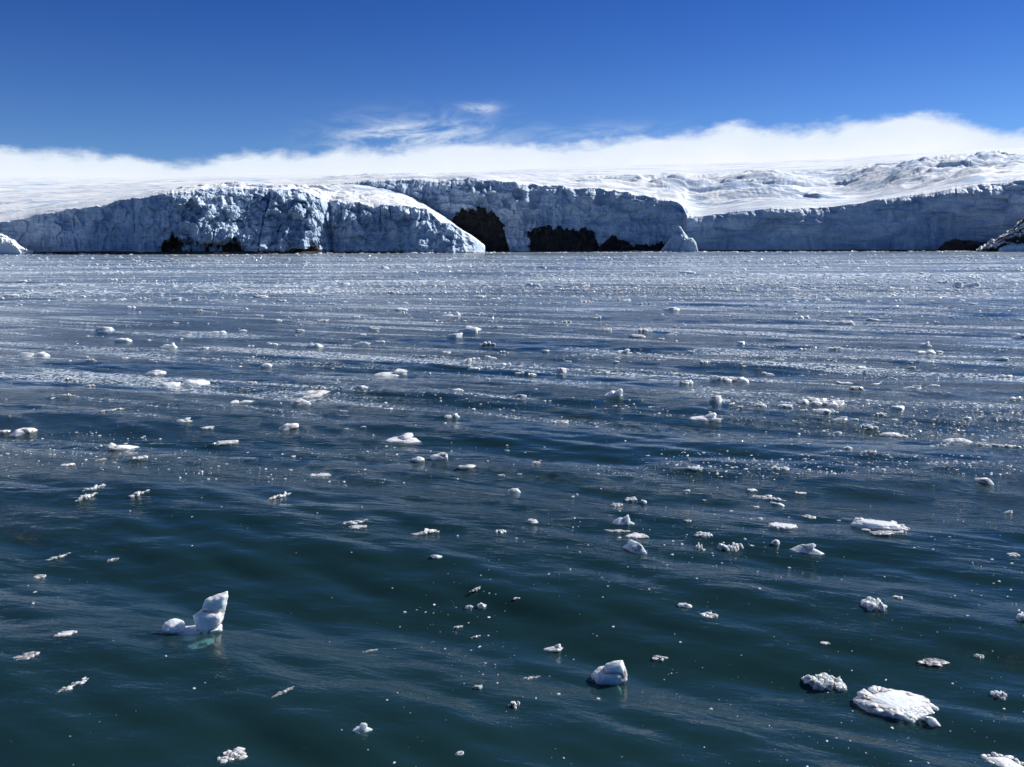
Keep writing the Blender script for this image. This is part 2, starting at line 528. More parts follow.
# --- centre and right cliffs and everything behind
cols = np.arange(-420, 1500, 0.8)
px = cols
FRONT2 = [(-420, 800), (320, 800), (335, 790), (380, 786), (430, 784), (520, 772), (600, 776), (660, 765), (683.5, 758), (687, 730),
          (760, 728), (800, 722), (830, 727), (860, 724), (1024, 716), (1500, 700)]
EDGE2 = [(-420, 212), (-200, 212), (0, 206), (60, 201), (120, 196), (170, 190), (240, 186), (300, 186), (330, 185), (352, 183), (385, 180.5), (430, 178.5), (470, 178), (500, 180),
         (520, 183), (545, 184.5), (575, 188), (600, 189.5), (630, 193), (655, 197), (675, 201), (683, 207), (687, 217), (700, 216.5), (730, 212),
         (765, 209), (800, 207.5), (830, 206.5), (855, 203), (900, 195.5), (940, 190), (980, 184), (1024, 179), (1100, 172), (1500, 160)]
def YU(tab, px):
    return interp(tab, px) + (np.asarray(px)-W/2)*0.003


D0 = interp(FRONT2, px); yE = YU(EDGE2, px)
yE = np.convolve(np.pad(yE, 2, 'edge'), np.ones(5)/5, 'valid')
zE = CAM_H + D0*sl(yE)
zR = CAM_H + DR*sl(YU(RIDGE, px))
hasface = interp([(-420, 0), (322, 0), (345, 1), (1500, 1)], px)
K = np.array([side(p) for p in px])
NF, NP = 130, 300
t = np.linspace(0, 1, NF)[:, None]
X0 = K*D0
jag = fbm(X0/16, D0/40, 3.1, 5, .6)*4.6 + fbm(X0/70, D0/90, 8.1, 3)*3.0
zT = zE + jag*hasface*interp([(0, 1), (684, 1), (700, .45), (1500, .45)], px)
zbot = np.where(hasface < 0.01, zT-6, -3.0*hasface + (1-hasface)*(zT-6))
zf = zbot + (zT-zbot)*t
HH = zT-zbot
set_back = HH*(0.13*t + 0.35*np.clip(t-0.78, 0, 1)**2/0.0484*0.22)
Df = D0 + set_back
Xf = K*Df
rough2 = interp([(0, 1), (400, 1.3), (520, 1.2), (560, .9), (684, .8), (700, .55), (1500, .6)], px)
edge_fade = np.clip((1-t)*14, 0, 1)*0.75+0.25
big = fbm(Xf/55, Df/55, zf/70, 3)*9
flute = fbm(Xf/14, Df/14, zf/45, 4, .55, True)*3.4
cv_, cb_ = cells(Xf/11+.0, Df/30, zf/9)
blk = (cv_-.5)*4.5*np.clip(cb_*5, 0, 1)
fine = fbm(Xf/5, Df/5, zf/5, 4, .6)*1.9
upper = np.clip(t*1.6-.3, 0, 1)
_cx = Xf/17 + fbm(Xf/30, zf/60, 0*Xf+7, 4)*.7
crack = np.clip(1-np.abs(pnoise(_cx, zf/200, 0*Xf+2))/.07, 0, 1)*np.clip(fbm(Xf/25, zf/22, 0*Xf+4, 3)*4+.1, 0, 1)
_ly = fbm(Xf/90, zf/3.2+Xf/60, 0*Xf+9, 3)
off = (big*1.2 + (flute*1.3 + blk*1.5*(0.5+upper) + fine*1.2 - crack*3 + _ly*1.6)*rough2)*edge_fade
Df = Df - off*hasface
zf = zf + fbm(Xf/9, Df/9, zf/6+4, 3)*1.2*np.clip(t*(1-t)*8, 0, 1)*hasface
ROCKS = {
 'cave': [(452, 222), (456, 213), (466, 209.5), (480, 209), (490, 212), (498, 219), (503, 228), (507, 240), (511, 252)],
 'wall': [(529, 243), (532, 229), (545, 227), (560, 228), (568, 232), (578, 231), (588, 229), (594, 234), (597, 241), (600, 247)],
 'hump': [(598, 248), (606, 243), (613, 237.5), (620, 241.5), (630, 244.5), (645, 245), (657, 244), (664, 241), (670, 246), (673, 250)]}


def carve(px, X, D, z, prof, depth, seed):
    nz = fbm(X/7+seed, z/7, 0*X, 5, .65)*1.9
    nx = fbm(X/7+seed, z/7, 0*X+5, 3, .6)
    zt = CAM_H + D*sl(np.round(YU(prof, px*np.ones_like(z)), 2)) + nz*5
    inx = np.clip((px-prof[0][0]+nx*5)/3, 0, 1)*np.clip((prof[-1][0]-px+nx*5)/3, 0, 1)
    return depth*np.clip((zt-z)/2.5, 0, 1)*inx


for _i, _p in enumerate(ROCKS.values()):
    Df = Df + carve(px[None, :], Xf, D0[None, :]*np.ones_like(Df), zf, _p, 15, _i*7)
# plateau rows
w = np.linspace(0, 1, NP+1)[1:, None]
Dtop = Df[-1]
invT = 1/Dtop
_kk = np.hanning(61); _kk /= _kk.sum()
invS = np.convolve(np.pad(invT, 30, 'edge'), _kk, 'valid')
_bd = np.clip(w*10, 0, 1); _bd = _bd*_bd*(3-2*_bd)
_i0 = invT*(1-_bd) + invS*_bd
invD = _i0 + (1/DR-_i0)*w
Dp = 1/invD
ang0 = (zT-CAM_H)/Dtop; angR = (zR-CAM_H)/DR
_kk = np.hanning(61); _kk /= _kk.sum()
angS = np.convolve(np.pad(ang0, 30, 'edge'), _kk, 'valid')
_bl = np.clip(w*22, 0, 1); _bl = _bl*_bl*(3-2*_bl)
_a0 = ang0*(1-_bl) + angS*_bl
zp = CAM_H + Dp*(_a0 + (angR-_a0)*w)
PX = px[None, :]*np.ones_like(w)
Xp = K*Dp
env = np.clip(w*12, 0, 1)*np.clip((1-w)*2.6, 0, 1)**1.3
und = fbm(Xp/260, Dp/120, 1.7, 4)*9 + fbm(Xp/90, Dp/40, 5.7, 4)*2.6
yp = yE + (interp(RIDGE, px)-yE)*w


def patch(cx, cy, sx, sy, p=2):
    return np.exp(-(np.abs((PX-cx)/sx)**p + np.abs((yp-cy)/sy)**p))


crev = (patch(735, 190, 95, 15, 4)*1.0 + patch(905, 172, 110, 14, 4)*.95 + patch(430, 179, 90, 4, 2)*.5 + patch(990, 160, 90, 12, 4)*.8
        + patch(360, 184, 40, 4)*.4 + patch(600, 184, 70, 6)*.6 + patch(20, 205, 60, 6)*.6 + 0.05)
_wp = fbm(Xp/120, Dp/120, 3.3, 3)*1.2
cn = fbm(Xp/170+_wp, Dp/24-Xp/110+_wp, 2.2, 4, .5, True)
cn2, cb2 = cells(Xp/150+_wp, Dp/26-Xp/120+_wp, 0*Xp+.5, 11)
zp = zp + env*und + env*crev*(cn*9.0 + (cn2-.5)*14*np.clip(cb2*3, 0, 1))*np.clip((1-w)*2.2, 0, 1)
# sweeping smooth hollow below the right skyline
zp = zp - env*patch(840, 188, 60, 10)*9 + env*patch(900, 176, 60, 5)*7 + env*patch(760, 184, 60, 4)*6
# lee side
lee = np.array([[DR+60], [DR+400], [DR+1600]])
zl = zR - np.array([[4.0], [60.0], [320.0]])
Dall = np.concatenate([Df, Dp, lee*np.ones((1, len(px)))])
Zall = np.concatenate([zf, zp, zl])
Xall = K*Dall
# the far skyline keeps a gentle relief
NR, NC = Dall.shape
V2 = np.stack([Xall, Dall, Zall], -1).reshape(-1, 3)


def colidx(p):
    return int(np.argmin(np.abs(px-p)))


c_split = colidx(685)
cB0 = colidx(322)
fB = grid_faces(NR, NC, 0, NF-1, cB0, c_split)
fC = grid_faces(NR, NC, 0, NF-1, c_split, NC-1)
fP = np.concatenate([grid_faces(NR, NC, NF-1, NR-1)])
vv, ff = compact(V2, fB)
o = tag(obj('ice_cliff', mesh_from('ice_cliff_centre', vv, ff, M_CLIFF, False)),
        'shaded blue ice cliff in the middle of the bay with dark rock caves at its foot', 'ice cliff', kind='structure')
vv, ff = compact(V2, fC)
o = tag(obj('ice_cliff', mesh_from('ice_cliff_right', vv, ff, M_CLIFF, False)),
        'long smooth shaded ice cliff under the snow slope, running to the right edge', 'ice cliff', kind='structure')
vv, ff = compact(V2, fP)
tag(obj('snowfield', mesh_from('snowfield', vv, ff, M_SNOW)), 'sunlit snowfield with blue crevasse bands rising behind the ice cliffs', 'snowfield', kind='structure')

# --- left tongue, in front
px = np.arange(-420, 486, 0.6)
FRONT1 = [(-420, 720), (-60, 700), (30, 690), (120, 662), (175, 638), (200, 634), (300, 650), (314, 656), (322, 664), (331, 684), (345, 678), (420, 676), (455, 684), (474, 694), (481, 710), (486, 745)]
EDGE1 = [(-420, 222), (-60, 224), (0, 223), (25, 219), (55, 213), (90, 207), (125, 202), (150, 197), (170, 192), (195, 189.5), (235, 187.5), (290, 190),
         (315, 194), (327, 200), (340, 203), (370, 205), (405, 207), (425, 211), (440, 220), (455, 228), (470, 236), (480, 242), (486, 250)]
BACK1 = [(-420, 800), (320, 800), (340, 792), (486, 800)]
BACKY = [(-420, 212), (-200, 212), (0, 206), (60, 201), (120, 196), (170, 190), (240, 186), (300, 186), (330, 185), (352, 184), (385, 187), (405, 193),
         (425, 203), (445, 215), (465, 232), (480, 243), (486, 251)]
D0 = interp(FRONT1, px); yE = YU(EDGE1, px)
K = np.array([side(p) for p in px])
X0 = K*D0
# how broken and how laid-back the face is along its length
brk = interp([(-420, .7), (60, .7), (150, .9), (190, 1.6), (240, 2.0), (322, 2.2), (332, 1.6), (350, 1.6), (440, 1.5), (470, 1.2), (486, 1.2)], px)
layb = interp([(-420, .12), (150, .15), (200, .45), (250, .75), (318, .55), (330, .25), (420, .2), (486, .3)], px)
jag = (fbm(X0/13, D0/40, 6.1, 5, .6)*4.5 + fbm(X0/45, 0*X0, 2.1, 3)*4.5)*np.minimum(brk, 1.2)*interp([(-420, 1), (440, 1), (486, .2)], px)
zT = CAM_H + D0*sl(yE)
dT = D0*(1+0)
# the edge lies behind the waterline, so lift it to keep its angle
t = np.linspace(0, 1, 150)[:, None]
sb_top = (zT+3)*(layb+0.05)
zT = CAM_H + (D0+sb_top)*sl(yE) + jag
zT = np.maximum(zT, 0.5)
zf = -3 + (zT+3)*t
prof = layb*np.clip((t-.25)/.75, 0, 1)**1.3 + 0.05*t
Df = D0 + (zT+3)*prof
Xf = K*Df
edge_fade = np.clip((1-t)*12, 0, 1)*0.8+0.2
big = fbm(Xf/48+3, Df/48, zf/60, 3)*7
flute = fbm(Xf/13, Df/13, zf/40, 4, .55, True)*2.6
cv_, cb_ = cells(Xf/10, Df/14, zf/9, 5)
cw_, cx_ = cells(Xf/4.5, Df/6, zf/4.5, 21)
fine = fbm(Xf/4.5, Df/4.5, zf/4.5, 4, .6)*1.8
up = np.clip(t*2.2-.5, 0, 1)
_cx = Xf/15 + fbm(Xf/30, zf/60, 0*Xf+17, 4)*.7
crack = np.clip(1-np.abs(pnoise(_cx, zf/200, 0*Xf+12))/.07, 0, 1)*np.clip(fbm(Xf/25, zf/22, 0*Xf+4, 3)*4+.1, 0, 1)
off = (big*1.3 + (flute*1.3 - crack*2.6 + fbm(Xf/90, zf/3.2+Xf/60, 0*Xf+9, 3)*1.5 + (cv_-.5)*(3+5*up)*np.clip(cb_*5, 0, 1) + (cw_-.5)*2.4*np.clip(cx_*5, 0, 1)*(brk > 1) + fine)*brk)*edge_fade
taper = interp([(-420, 1), (455, 1), (478, .25), (486, .1)], px)
Df = Df - off*taper
LROCK = ([(160, 249), (165, 239), (172, 236.5), (180, 237), (188, 239), (196, 242), (204, 243), (208, 242.5), (220, 241), (232, 240), (240, 241), (244, 252)],
         [(284, 250.5), (300, 247.5), (316, 246), (320, 253)])
for _i, _p in enumerate(LROCK):
    Df = Df + carve(px[None, :], Xf, D0[None, :]*np.ones_like(Df), zf, _p, 12, 40+_i*7)
zf = zf + (fbm(Xf/8, Df/8, zf/6, 3)*1.6*brk + (cv_-.5)*2.5*up*(brk > 1.3))*np.clip(t*(1-t)*8, 0, 1)*taper
w = np.linspace(0, 1, 121)[1:, None]
DB = interp(BACK1, px); zB = CAM_H + DB*sl(YU(BACKY, px))
Dp = Df[-1] + (DB-Df[-1])*w
_kk = np.hanning(41); _kk /= _kk.sum()
a0 = (zT-CAM_H)/Df[-1]; _as = np.convolve(np.pad((zT-jag-CAM_H)/Df[-1], 20, 'edge'), _kk, 'valid')
_bl = np.clip(w*14, 0, 1); _bl = _bl*_bl*(3-2*_bl)
a0 = a0*(1-_bl)+_as*_bl; aB = (zB-CAM_H)/DB
zp = CAM_H + Dp*(a0 + (aB-a0)*w)
Xp = K*Dp
env = np.clip(w*8, 0, 1)*np.clip((1-w)*5, 0, 1)
crk = interp([(-420, .15), (150, .15), (230, 1.0), (330, 1.0), (345, .45), (486, .4)], px)
cn = fbm(Xp/18, Dp/10, 2.2, 5, .6, True)
cn2, cb2 = cells(Xp/14, Dp/11, 0*Xp+.5, 31)
zp = zp + env*(fbm(Xp/80, Dp/40, 1.2, 4)*3 + crk*(cn*3.0+(cn2-.5)*5*np.clip(cb2*4, 0, 1)))
Dall = np.concatenate([Df, Dp]); Zall = np.concatenate([zf, zp]); Xall = K*Dall
NR, NC = Dall.shape
V1 = np.stack([Xall, Dall, Zall], -1).reshape(-1, 3)
root = tag(obj('ice_cliff', None), 'nearer left ice cliff with a shattered sunlit brow and a snow ramp on top', 'ice cliff', kind='structure')
NFA = 150
vv, ff = compact(V1, grid_faces(NR, NC, 0, NFA-1))
obj('ice_face', mesh_from('ice_face', vv, ff, M_CLIFF, False), root)
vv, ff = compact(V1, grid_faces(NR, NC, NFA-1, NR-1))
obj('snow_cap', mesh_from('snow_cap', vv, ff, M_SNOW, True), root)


# ------------------------------------------------------------------ rock outcrops: lumpy closed bodies at the foot of the ice
def rock(name, label, prof, D, thick, seed, mat=M_ROCK, cat='rock', rough=1.0, parent=None, kind=None, step=0.5):
    p0, p1 = prof[0][0], prof[-1][0]
    pp = np.arange(p0, p1+.01, step)
    K = np.array([side(q) for q in pp])
    Dm = interp(D, pp) if isinstance(D, list) else np.full(len(pp), float(D))
    zt = CAM_H + Dm*sl(YU(prof, pp))
    zt = zt + fbm(K*Dm/7+seed, 0*K, 1.3, 4, .6)*2.4*rough
    zt = np.maximum(zt, -0.5)
    ns = 46
    th = np.linspace(0, math.pi, ns)[:, None]           # over the top, front to back
    ends = np.sqrt(np.clip(1-((pp-(p0+p1)/2)/((p1-p0)/2))**6, 0, 1))
    Dv = Dm + thick*(-np.cos(th))*(0.35+0.65*ends)*0.5 + thick*.5
    zv = -3 + (zt+3)*np.minimum(np.sin(th)**0.45, 1)
    Xv = K*Dv
    nn = (fbm(Xv/9+seed, Dv/9, zv/9, 4, .6, True)*3.4 + (cells(Xv/5, Dv/5, zv/6, seed)[0]-.5)*2.6)*rough
    Dv = Dv - nn*np.sin(th/1.0)**.3*(np.cos(th) > -0.2)
    zv = zv + fbm(Xv/6, Dv/6, zv/6+seed, 3)*1.2*rough*np.sin(th)
    V = np.stack([K*Dv, Dv, zv], -1).reshape(-1, 3)
    c = V.mean(0); c[2] = 0
    if parent is not None:
        c = np.array(parent.location)
    o = obj(name, mesh_from(name, V-c, grid_faces(ns, len(pp)), mat, False), parent, loc=(0, 0, 0) if parent is not None else tuple(c))
    if parent is None:
        tag(o, label, cat, kind=kind)
    return o


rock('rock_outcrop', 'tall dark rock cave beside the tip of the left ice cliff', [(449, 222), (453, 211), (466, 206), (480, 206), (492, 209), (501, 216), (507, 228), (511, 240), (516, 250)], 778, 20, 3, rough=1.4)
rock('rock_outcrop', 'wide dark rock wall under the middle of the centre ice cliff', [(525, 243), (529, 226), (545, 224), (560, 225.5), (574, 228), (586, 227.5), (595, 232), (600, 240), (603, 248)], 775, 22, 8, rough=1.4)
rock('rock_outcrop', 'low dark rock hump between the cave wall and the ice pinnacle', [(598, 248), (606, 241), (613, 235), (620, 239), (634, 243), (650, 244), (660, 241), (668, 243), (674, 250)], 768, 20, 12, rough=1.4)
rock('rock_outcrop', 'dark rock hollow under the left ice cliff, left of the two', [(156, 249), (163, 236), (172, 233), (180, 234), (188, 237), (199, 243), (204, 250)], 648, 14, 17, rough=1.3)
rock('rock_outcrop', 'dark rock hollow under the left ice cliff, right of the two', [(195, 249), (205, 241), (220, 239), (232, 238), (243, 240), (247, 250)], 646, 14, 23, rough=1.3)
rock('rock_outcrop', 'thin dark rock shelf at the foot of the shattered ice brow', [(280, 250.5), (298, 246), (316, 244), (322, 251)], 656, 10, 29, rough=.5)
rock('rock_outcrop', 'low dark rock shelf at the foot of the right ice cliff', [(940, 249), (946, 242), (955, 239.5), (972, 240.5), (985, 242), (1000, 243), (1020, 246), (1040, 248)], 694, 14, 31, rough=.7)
# wave-cut dark footing of the cliffs
rock('tidal_rock_shelf', 'thin dark wave-cut shelf along the foot of the left ice cliff', [(25, 252.6), (60, 251.7), (110, 251.2), (160, 251.6), (230, 251.2), (300, 251.4), (330, 251.6), (400, 251.2), (455, 251.3), (474, 252)],
     [(25, 682), (120, 654), (175, 630), (200, 626), (300, 642), (318, 650), (324, 682), (345, 668), (400, 668), (474, 685)], 12, 41, rough=.2, cat='rock shelf')
rock('tidal_rock_shelf', 'thin dark wave-cut shelf along the foot of the right ice cliff', [(505, 251.5), (600, 250.6), (700, 250.2), (820, 249.9), (945, 249.5), (1100, 248.5), (1300, 248)],
     [(505, 755), (600, 748), (690, 716), (1300, 692)], 12, 43, rough=.25, cat='rock shelf')
head = rock('rocky_headland', 'dark rocky headland streaked with snow at the far right edge', [(978, 249), (985, 246), (992, 241), (1000, 236), (1008, 231), (1014, 227), (1020, 218), (1026, 214), (1045, 206), (1080, 200), (1150, 196), (1250, 215), (1320, 248)],
            640, 70, 47, rough=1.9, cat='headland', mat=M_ROCKSNOW)
rock('snow_patch', None, [(1000, 249), (1008, 244), (1016, 242.5), (1026, 240), (1040, 241), (1052, 247)], 640, 12, 51, mat=M_SNOW, rough=.8, parent=head)
# ice pinnacle and rubble
pin = tag(obj('ice_pinnacle', None, loc=(side(680)*712, 712, 0)), 'pale pointed ice pinnacle standing in front of the cliff corner', 'ice pinnacle')
rock('spire', None, [(662, 250.5), (667, 243), (671, 238), (674, 229), (677, 226), (681, 226.5), (685, 232), (689, 238), (692, 243), (695, 250)], 712, 16, 61, mat=M_CLIFF, rough=.8, parent=pin)
rock('ice_lobe', None, [(681, 250), (684, 242), (688, 238), (693, 238.5), (697, 243), (699, 250)], 706, 12, 63, mat=M_CLIFF, rough=.6, parent=pin)
rock('ice_rubble', 'bright heap of fallen ice rubble at the left edge of the shore', [(-60, 240), (-20, 236), (-4, 232), (6, 236), (14, 241), (22, 247), (32, 251.5)], 650, 26, 71, mat=M_SNOW, cat='ice rubble', rough=1.1)


# ------------------------------------------------------------------ floating ice
import bmesh
_ico = {}


def ico(sub):
    if sub not in _ico:
        bm = bmesh.new()
        bmesh.ops.create_icosphere(bm, subdivisions=sub, radius=1)
        _ico[sub] = (np.array([q.co[:] for q in bm.verts]), np.array([[q.index for q in fa.verts] for fa in bm.faces]))
        bm.free()
    return _ico[sub]


def lump(rs, size, sub=4, rough=.28, cuts=9, freq=1.7, flat_top=None, boxy=False):
    """one irregular broken block, size = half extents"""
    v, f = ico(sub)
    v = v.copy()
    if boxy:
        v = np.sign(v)*np.abs(v)**.62
    o = rs.uniform(0, 100, 3)
    r = 1 + rough*fbm(v[:, 0]*freq+o[0], v[:, 1]*freq+o[1], v[:, 2]*freq+o[2], 2)*1.6
    v = v*r[:, None]
    for _ in range(int(cuts*1.8)):                                  # broken facets
        d = rs.normal(size=3); d /= np.linalg.norm(d)
        lim = rs.uniform(0.5, 0.88)
        s = v@d
        over = np.clip(s-lim, 0, None)
        v -= over[:, None]*d
    if flat_top is not None:
        v[:, 2] = np.where(v[:, 2] > flat_top, flat_top+(v[:, 2]-flat_top)*.15, v[:, 2])
    nn = fbm(v[:, 0]*5+o[0], v[:, 1]*5+o[1], v[:, 2]*5+o[2], 3, .65, True)
    v = v*(1+0.07*nn)[:, None]
    if sub >= 5:
        nn = fbm(v[:, 0]*13+o[0], v[:, 1]*13+o[1], v[:, 2]*13+o[2], 3, .65, True)
        v = v*(1+0.045*nn)[:, None]
    return v*np.asarray(size), f


def join(parts):
    V, Fc, k = [], [], 0
    for v, f in parts:
        V.append(v); Fc.append(f+k); k += len(v)
    return np.concatenate(V), np.concatenate(Fc)


def sink(v, z0):
    """water level at z=0 after lowering by z0; the part under water swells"""
    v = v.copy(); v[:, 2] -= z0
    b = np.clip(-v[:, 2], 0, None)
    g = 1+np.clip(b*3.0, 0, .28)
    v[:, 0] *= g; v[:, 1] *= g
    return v


def shard(rs, poly, depth, k, cx, cy, y0=0.0, cuts=7, rough=.022):
    """angular broken block: a silhouette in the xz plane given real thickness, bulging in the middle"""
    bm = bmesh.new()
    P = [((x-cx)*k, (cy-z)*k*1.09) for x, z in poly]
    mx, mz = sum(p[0] for p in P)/len(P), sum(p[1] for p in P)/len(P)
    for x, z in P:
        bm.verts.new((x, y0+rs.uniform(-.2, .2)*depth, z))
        for sy in (-1, 1):
            q = rs.uniform(.45, .8)
            bm.verts.new((mx+(x-mx)*q, y0+sy*depth*rs.uniform(.6, 1), mz+(z-mz)*q))
    bmesh.ops.convex_hull(bm, input=bm.verts[:])
    loose = [q for q in bm.verts if not q.link_faces]
    bmesh.ops.delete(bm, geom=loose, context='VERTS')
    bmesh.ops.subdivide_edges(bm, edges=bm.edges[:], cuts=cuts, use_grid_fill=True)
    bmesh.ops.triangulate(bm, faces=bm.faces[:])
    bmesh.ops.smooth_vert(bm, verts=bm.verts[:], factor=.35, use_axis_x=True, use_axis_y=True, use_axis_z=True)
    bm.verts.index_update(); bm.normal_update()
    v = np.array([q.co[:] for q in bm.verts]); nm = np.array([q.normal[:] for q in bm.verts])
    f = np.array([[q.index for q in fa.verts] for fa in bm.faces])
    bm.free()
    o = rs.uniform(0, 50, 3)
    for fr, am in ((9, rough), (28, rough*.45), (60, rough*.22)):
        v = v + nm*(fbm(v[:, 0]*fr+o[0], v[:, 1]*fr+o[1], v[:, 2]*fr+o[2], 3, .6)*am)[:, None]
    return v, f


def berg(rs, kind, w, h, sub=4):
    """w: width across the view, h: height above water (metres)"""
    a = w/2
    P = []
    if kind == 'slab':
        v, f = lump(rs, (a, a*.62, h*1.3), sub, .22, 7, 1.5, .62)
        v[:, 2] += v[:, 0]/a*h*.12
        P.append((v, f))
        for _ in range(22):
            v2, f2 = lump(rs, np.array([a*.13, a*.11, h*.42])*rs.uniform(.4, 1.5), 3, .5, 6)
            th = rs.uniform(0, 6.28)
            P.append((v2+[a*rs.uniform(.7, .92)*math.cos(th), a*rs.uniform(.45, .58)*math.sin(th), h*rs.uniform(.0, .5)], f2))
        z0 = -h*.05
    elif kind == 'wedge':
        v, f = lump(rs, (a, a*.55, h*.9), sub, .3, 9)
        P.append((v+[0, 0, -h*.2], f))
        v, f = lump(rs, (a*.42, a*.35, h*.8), sub, .3, 9)
        sh = v[:, 2]/h*a*.25
        v[:, 0] += sh
        P.append((v+[a*.3, 0, h*.35], f))
        z0 = 0
    elif kind == 'spike':
        v, f = lump(rs, (a, a*.5, h*.45), sub, .3, 8)
        P.append((v, f))
        v, f = lump(rs, (a*.33, a*.3, h*.75), sub, .3, 9)
        tz = np.clip(v[:, 2]/h, -.2, .8)
        v[:, :2] *= (1-.7*tz)[:, None]
        v[:, 0] -= tz*a*.12
        P.append((v+[-a*.6, 0, h*.35], f))
        z0 = 0
    elif kind == 'cluster':
        m = int(rs.randint(14, 24))
        for _ in range(m):
            th, rr = rs.uniform(0, 6.28), math.sqrt(rs.uniform(0, 1))
            s = rs.uniform(.12, .36)
            v, f = lump(rs, (a*s, a*s*.8, h*rs.uniform(.4, .75)), max(sub-1, 2), .42, 7, 2.2)
            P.append((v+[a*.72*rr*math.cos(th), a*.5*rr*math.sin(th), h*rs.uniform(-.1, .3)*(1-rr*.5)], f))
        z0 = 0
    elif kind == 'strip':
        m = 15
        for q in range(m):
            u = (q/(m-1)-.5)*2
            body = math.sqrt(max(0.08, 1-u*u))
            v, f = lump(rs, (a*rs.uniform(.10, .26), a*rs.uniform(.10, .24)*body, h*rs.uniform(.3, .9)*body), max(sub-1, 2), .45, 7, 2.2)
            P.append((v+[a*.88*u, a*rs.uniform(-.16, .16)*body + a*.12*u, h*rs.uniform(-.1, .25)], f))
        z0 = 0
    elif kind == 'twin':
        for sx, ss in ((-.5, .5), (.45, .6)):
            v, f = lump(rs, (a*ss, a*.42, h*rs.uniform(.7, 1.)), sub, .3, 9)
            P.append((v+[a*sx, rs.uniform(-.15, .15)*a, 0], f))
        z0 = 0
    else:                                                  # lump
        v, f = lump(rs, (a, a*.6, h*.95), sub, .34, 10)
        P.append((v, f))
        v, f = lump(rs, (a*.5, a*.4, h*.5), sub-1, .4, 8)
        P.append((v+[a*rs.uniform(-.5, .5), 0, h*.3], f))
        z0 = 0
    v, f = join(P)
    v = sink(v, z0)
    # exact width
    above = v[v[:, 2] > 0]
    if len(above):
        v[:, :2] *= w/max(1e-3, above[:, 0].max()-above[:, 0].min())
        v[:, 2] *= h/max(1e-3, above[:, 2].max())
    return v, f


def ground(px, py):
    """where the line of sight through a pixel meets the mean sea level, and metres per pixel there"""
    x, y = unroll(px, py)
    s = slope(y)
    Y = CAM_H/-s
    X = side(x, y)*Y
    for _ in range(12):                                    # follow the swell
        Y = .5*Y + .5*(CAM_H-float(sea(X, Y)))/-s
        X = side(x, y)*Y
    return X, Y, math.sqrt(Y*Y+CAM_H**2)/F


def place(px, py, wpx, hpx, kind, label, group=None, rot=0.0, mat=None, sub=4, seed=None, cat='ice chunk', name='ice_chunk'):
    X, Y, mpp = ground(px, py)
    rs = np.random.RandomState(seed if seed is not None else int(px*7+py*13) % 99991)
    dep = math.atan2(CAM_H, Y)
    w = wpx*mpp
    # the picture height holds both the standing height and the foreshortened depth
    h = max((hpx*mpp - 0.75*w*math.sin(dep))/math.cos(dep), .08*w)*.85
    if kind in ('cluster', 'strip'):
        h *= .7
    v, f = berg(rs, kind, w, h, sub)
    c, s = math.cos(rot), math.sin(rot)
    v[:, :2] = v[:, :2]@np.array([[c, s], [-s, c]])
    a = -math.atan2(X, Y)
    o = obj(name, mesh_from(name, v, f, mat or M_ICE, True), loc=(X, Y, float(sea(X, Y))))
    o.rotation_euler = (0, 0, a)
    return tag(o, label, cat, group)


C_, I_ = M_CLEAR, M_ICE
# the piece like a little swan: low head, neck arm and tall tilted block
def swan():
    X, Y, mpp = ground(198, 632)
    rs = np.random.RandomState(5)
    P = []
    k = mpp/3.0
    P.append(shard(rs, [(618, 92), (646, 83), (682, 72), (680, 100), (670, 150), (645, 172), (612, 165), (612, 118)], .085, k, 594, 208))
    P.append(shard(rs, [(582, 148), (612, 128), (652, 122), (670, 146), (664, 178), (652, 205), (630, 220), (598, 214), (588, 182)], .13, k, 594, 208))
    P.append(shard(rs, [(499, 177), (508, 158), (528, 150), (548, 154), (562, 172), (564, 195), (545, 214), (506, 212)], .10, k, 594, 208, .03))
    P.append(shard(rs, [(498, 200), (540, 190), (600, 192), (662, 196), (660, 222), (560, 228), (500, 222)], .16, k, 594, 208))
    v, f = lump(rs, (.30, .22, .10), 5, .3, 8); P.append((v+[.0, 0, -.13], f))
    v, f = join(P)
    v[:, 2] *= .76
    o = obj('ice_chunk', mesh_from('ice_chunk', v, f, M_ICE, True), loc=(X, Y, float(sea(X, Y))))
    o.rotation_euler = (0, 0, -math.atan2(X, Y))
    tag(o, 'swan-shaped white ice chunk with a tall tilted block, at lower left', 'ice chunk')


swan()


def wedge_block():
    X, Y, mpp = ground(608, 680)
    rs = np.random.RandomState(9)
    k = mpp/3.0
    P = [shard(rs, [(802, 286), (822, 278), (848, 272), (858, 296), (864, 330), (800, 335), (790, 312)], .10, k, 808, 340, .02, rough=.012),
         shard(rs, [(758, 328), (768, 312), (790, 300), (830, 296), (860, 300), (862, 334), (845, 352), (790, 356), (762, 346)], .15, k, 808, 340, rough=.018)]
    v, f = lump(rs, (.17, .15, .10), 5, .3, 8); P.append((v+[0, 0, -.13], f))
    v, f = join(P)
    v[:, 2] *= .84
    o = obj('ice_chunk', mesh_from('ice_chunk', v, f, M_ICE, True), loc=(X, Y, float(sea(X, Y))))
    o.rotation_euler = (0, 0, -math.atan2(X, Y))
    tag(o, 'solid white wedge-shaped ice block low in the middle', 'ice chunk')


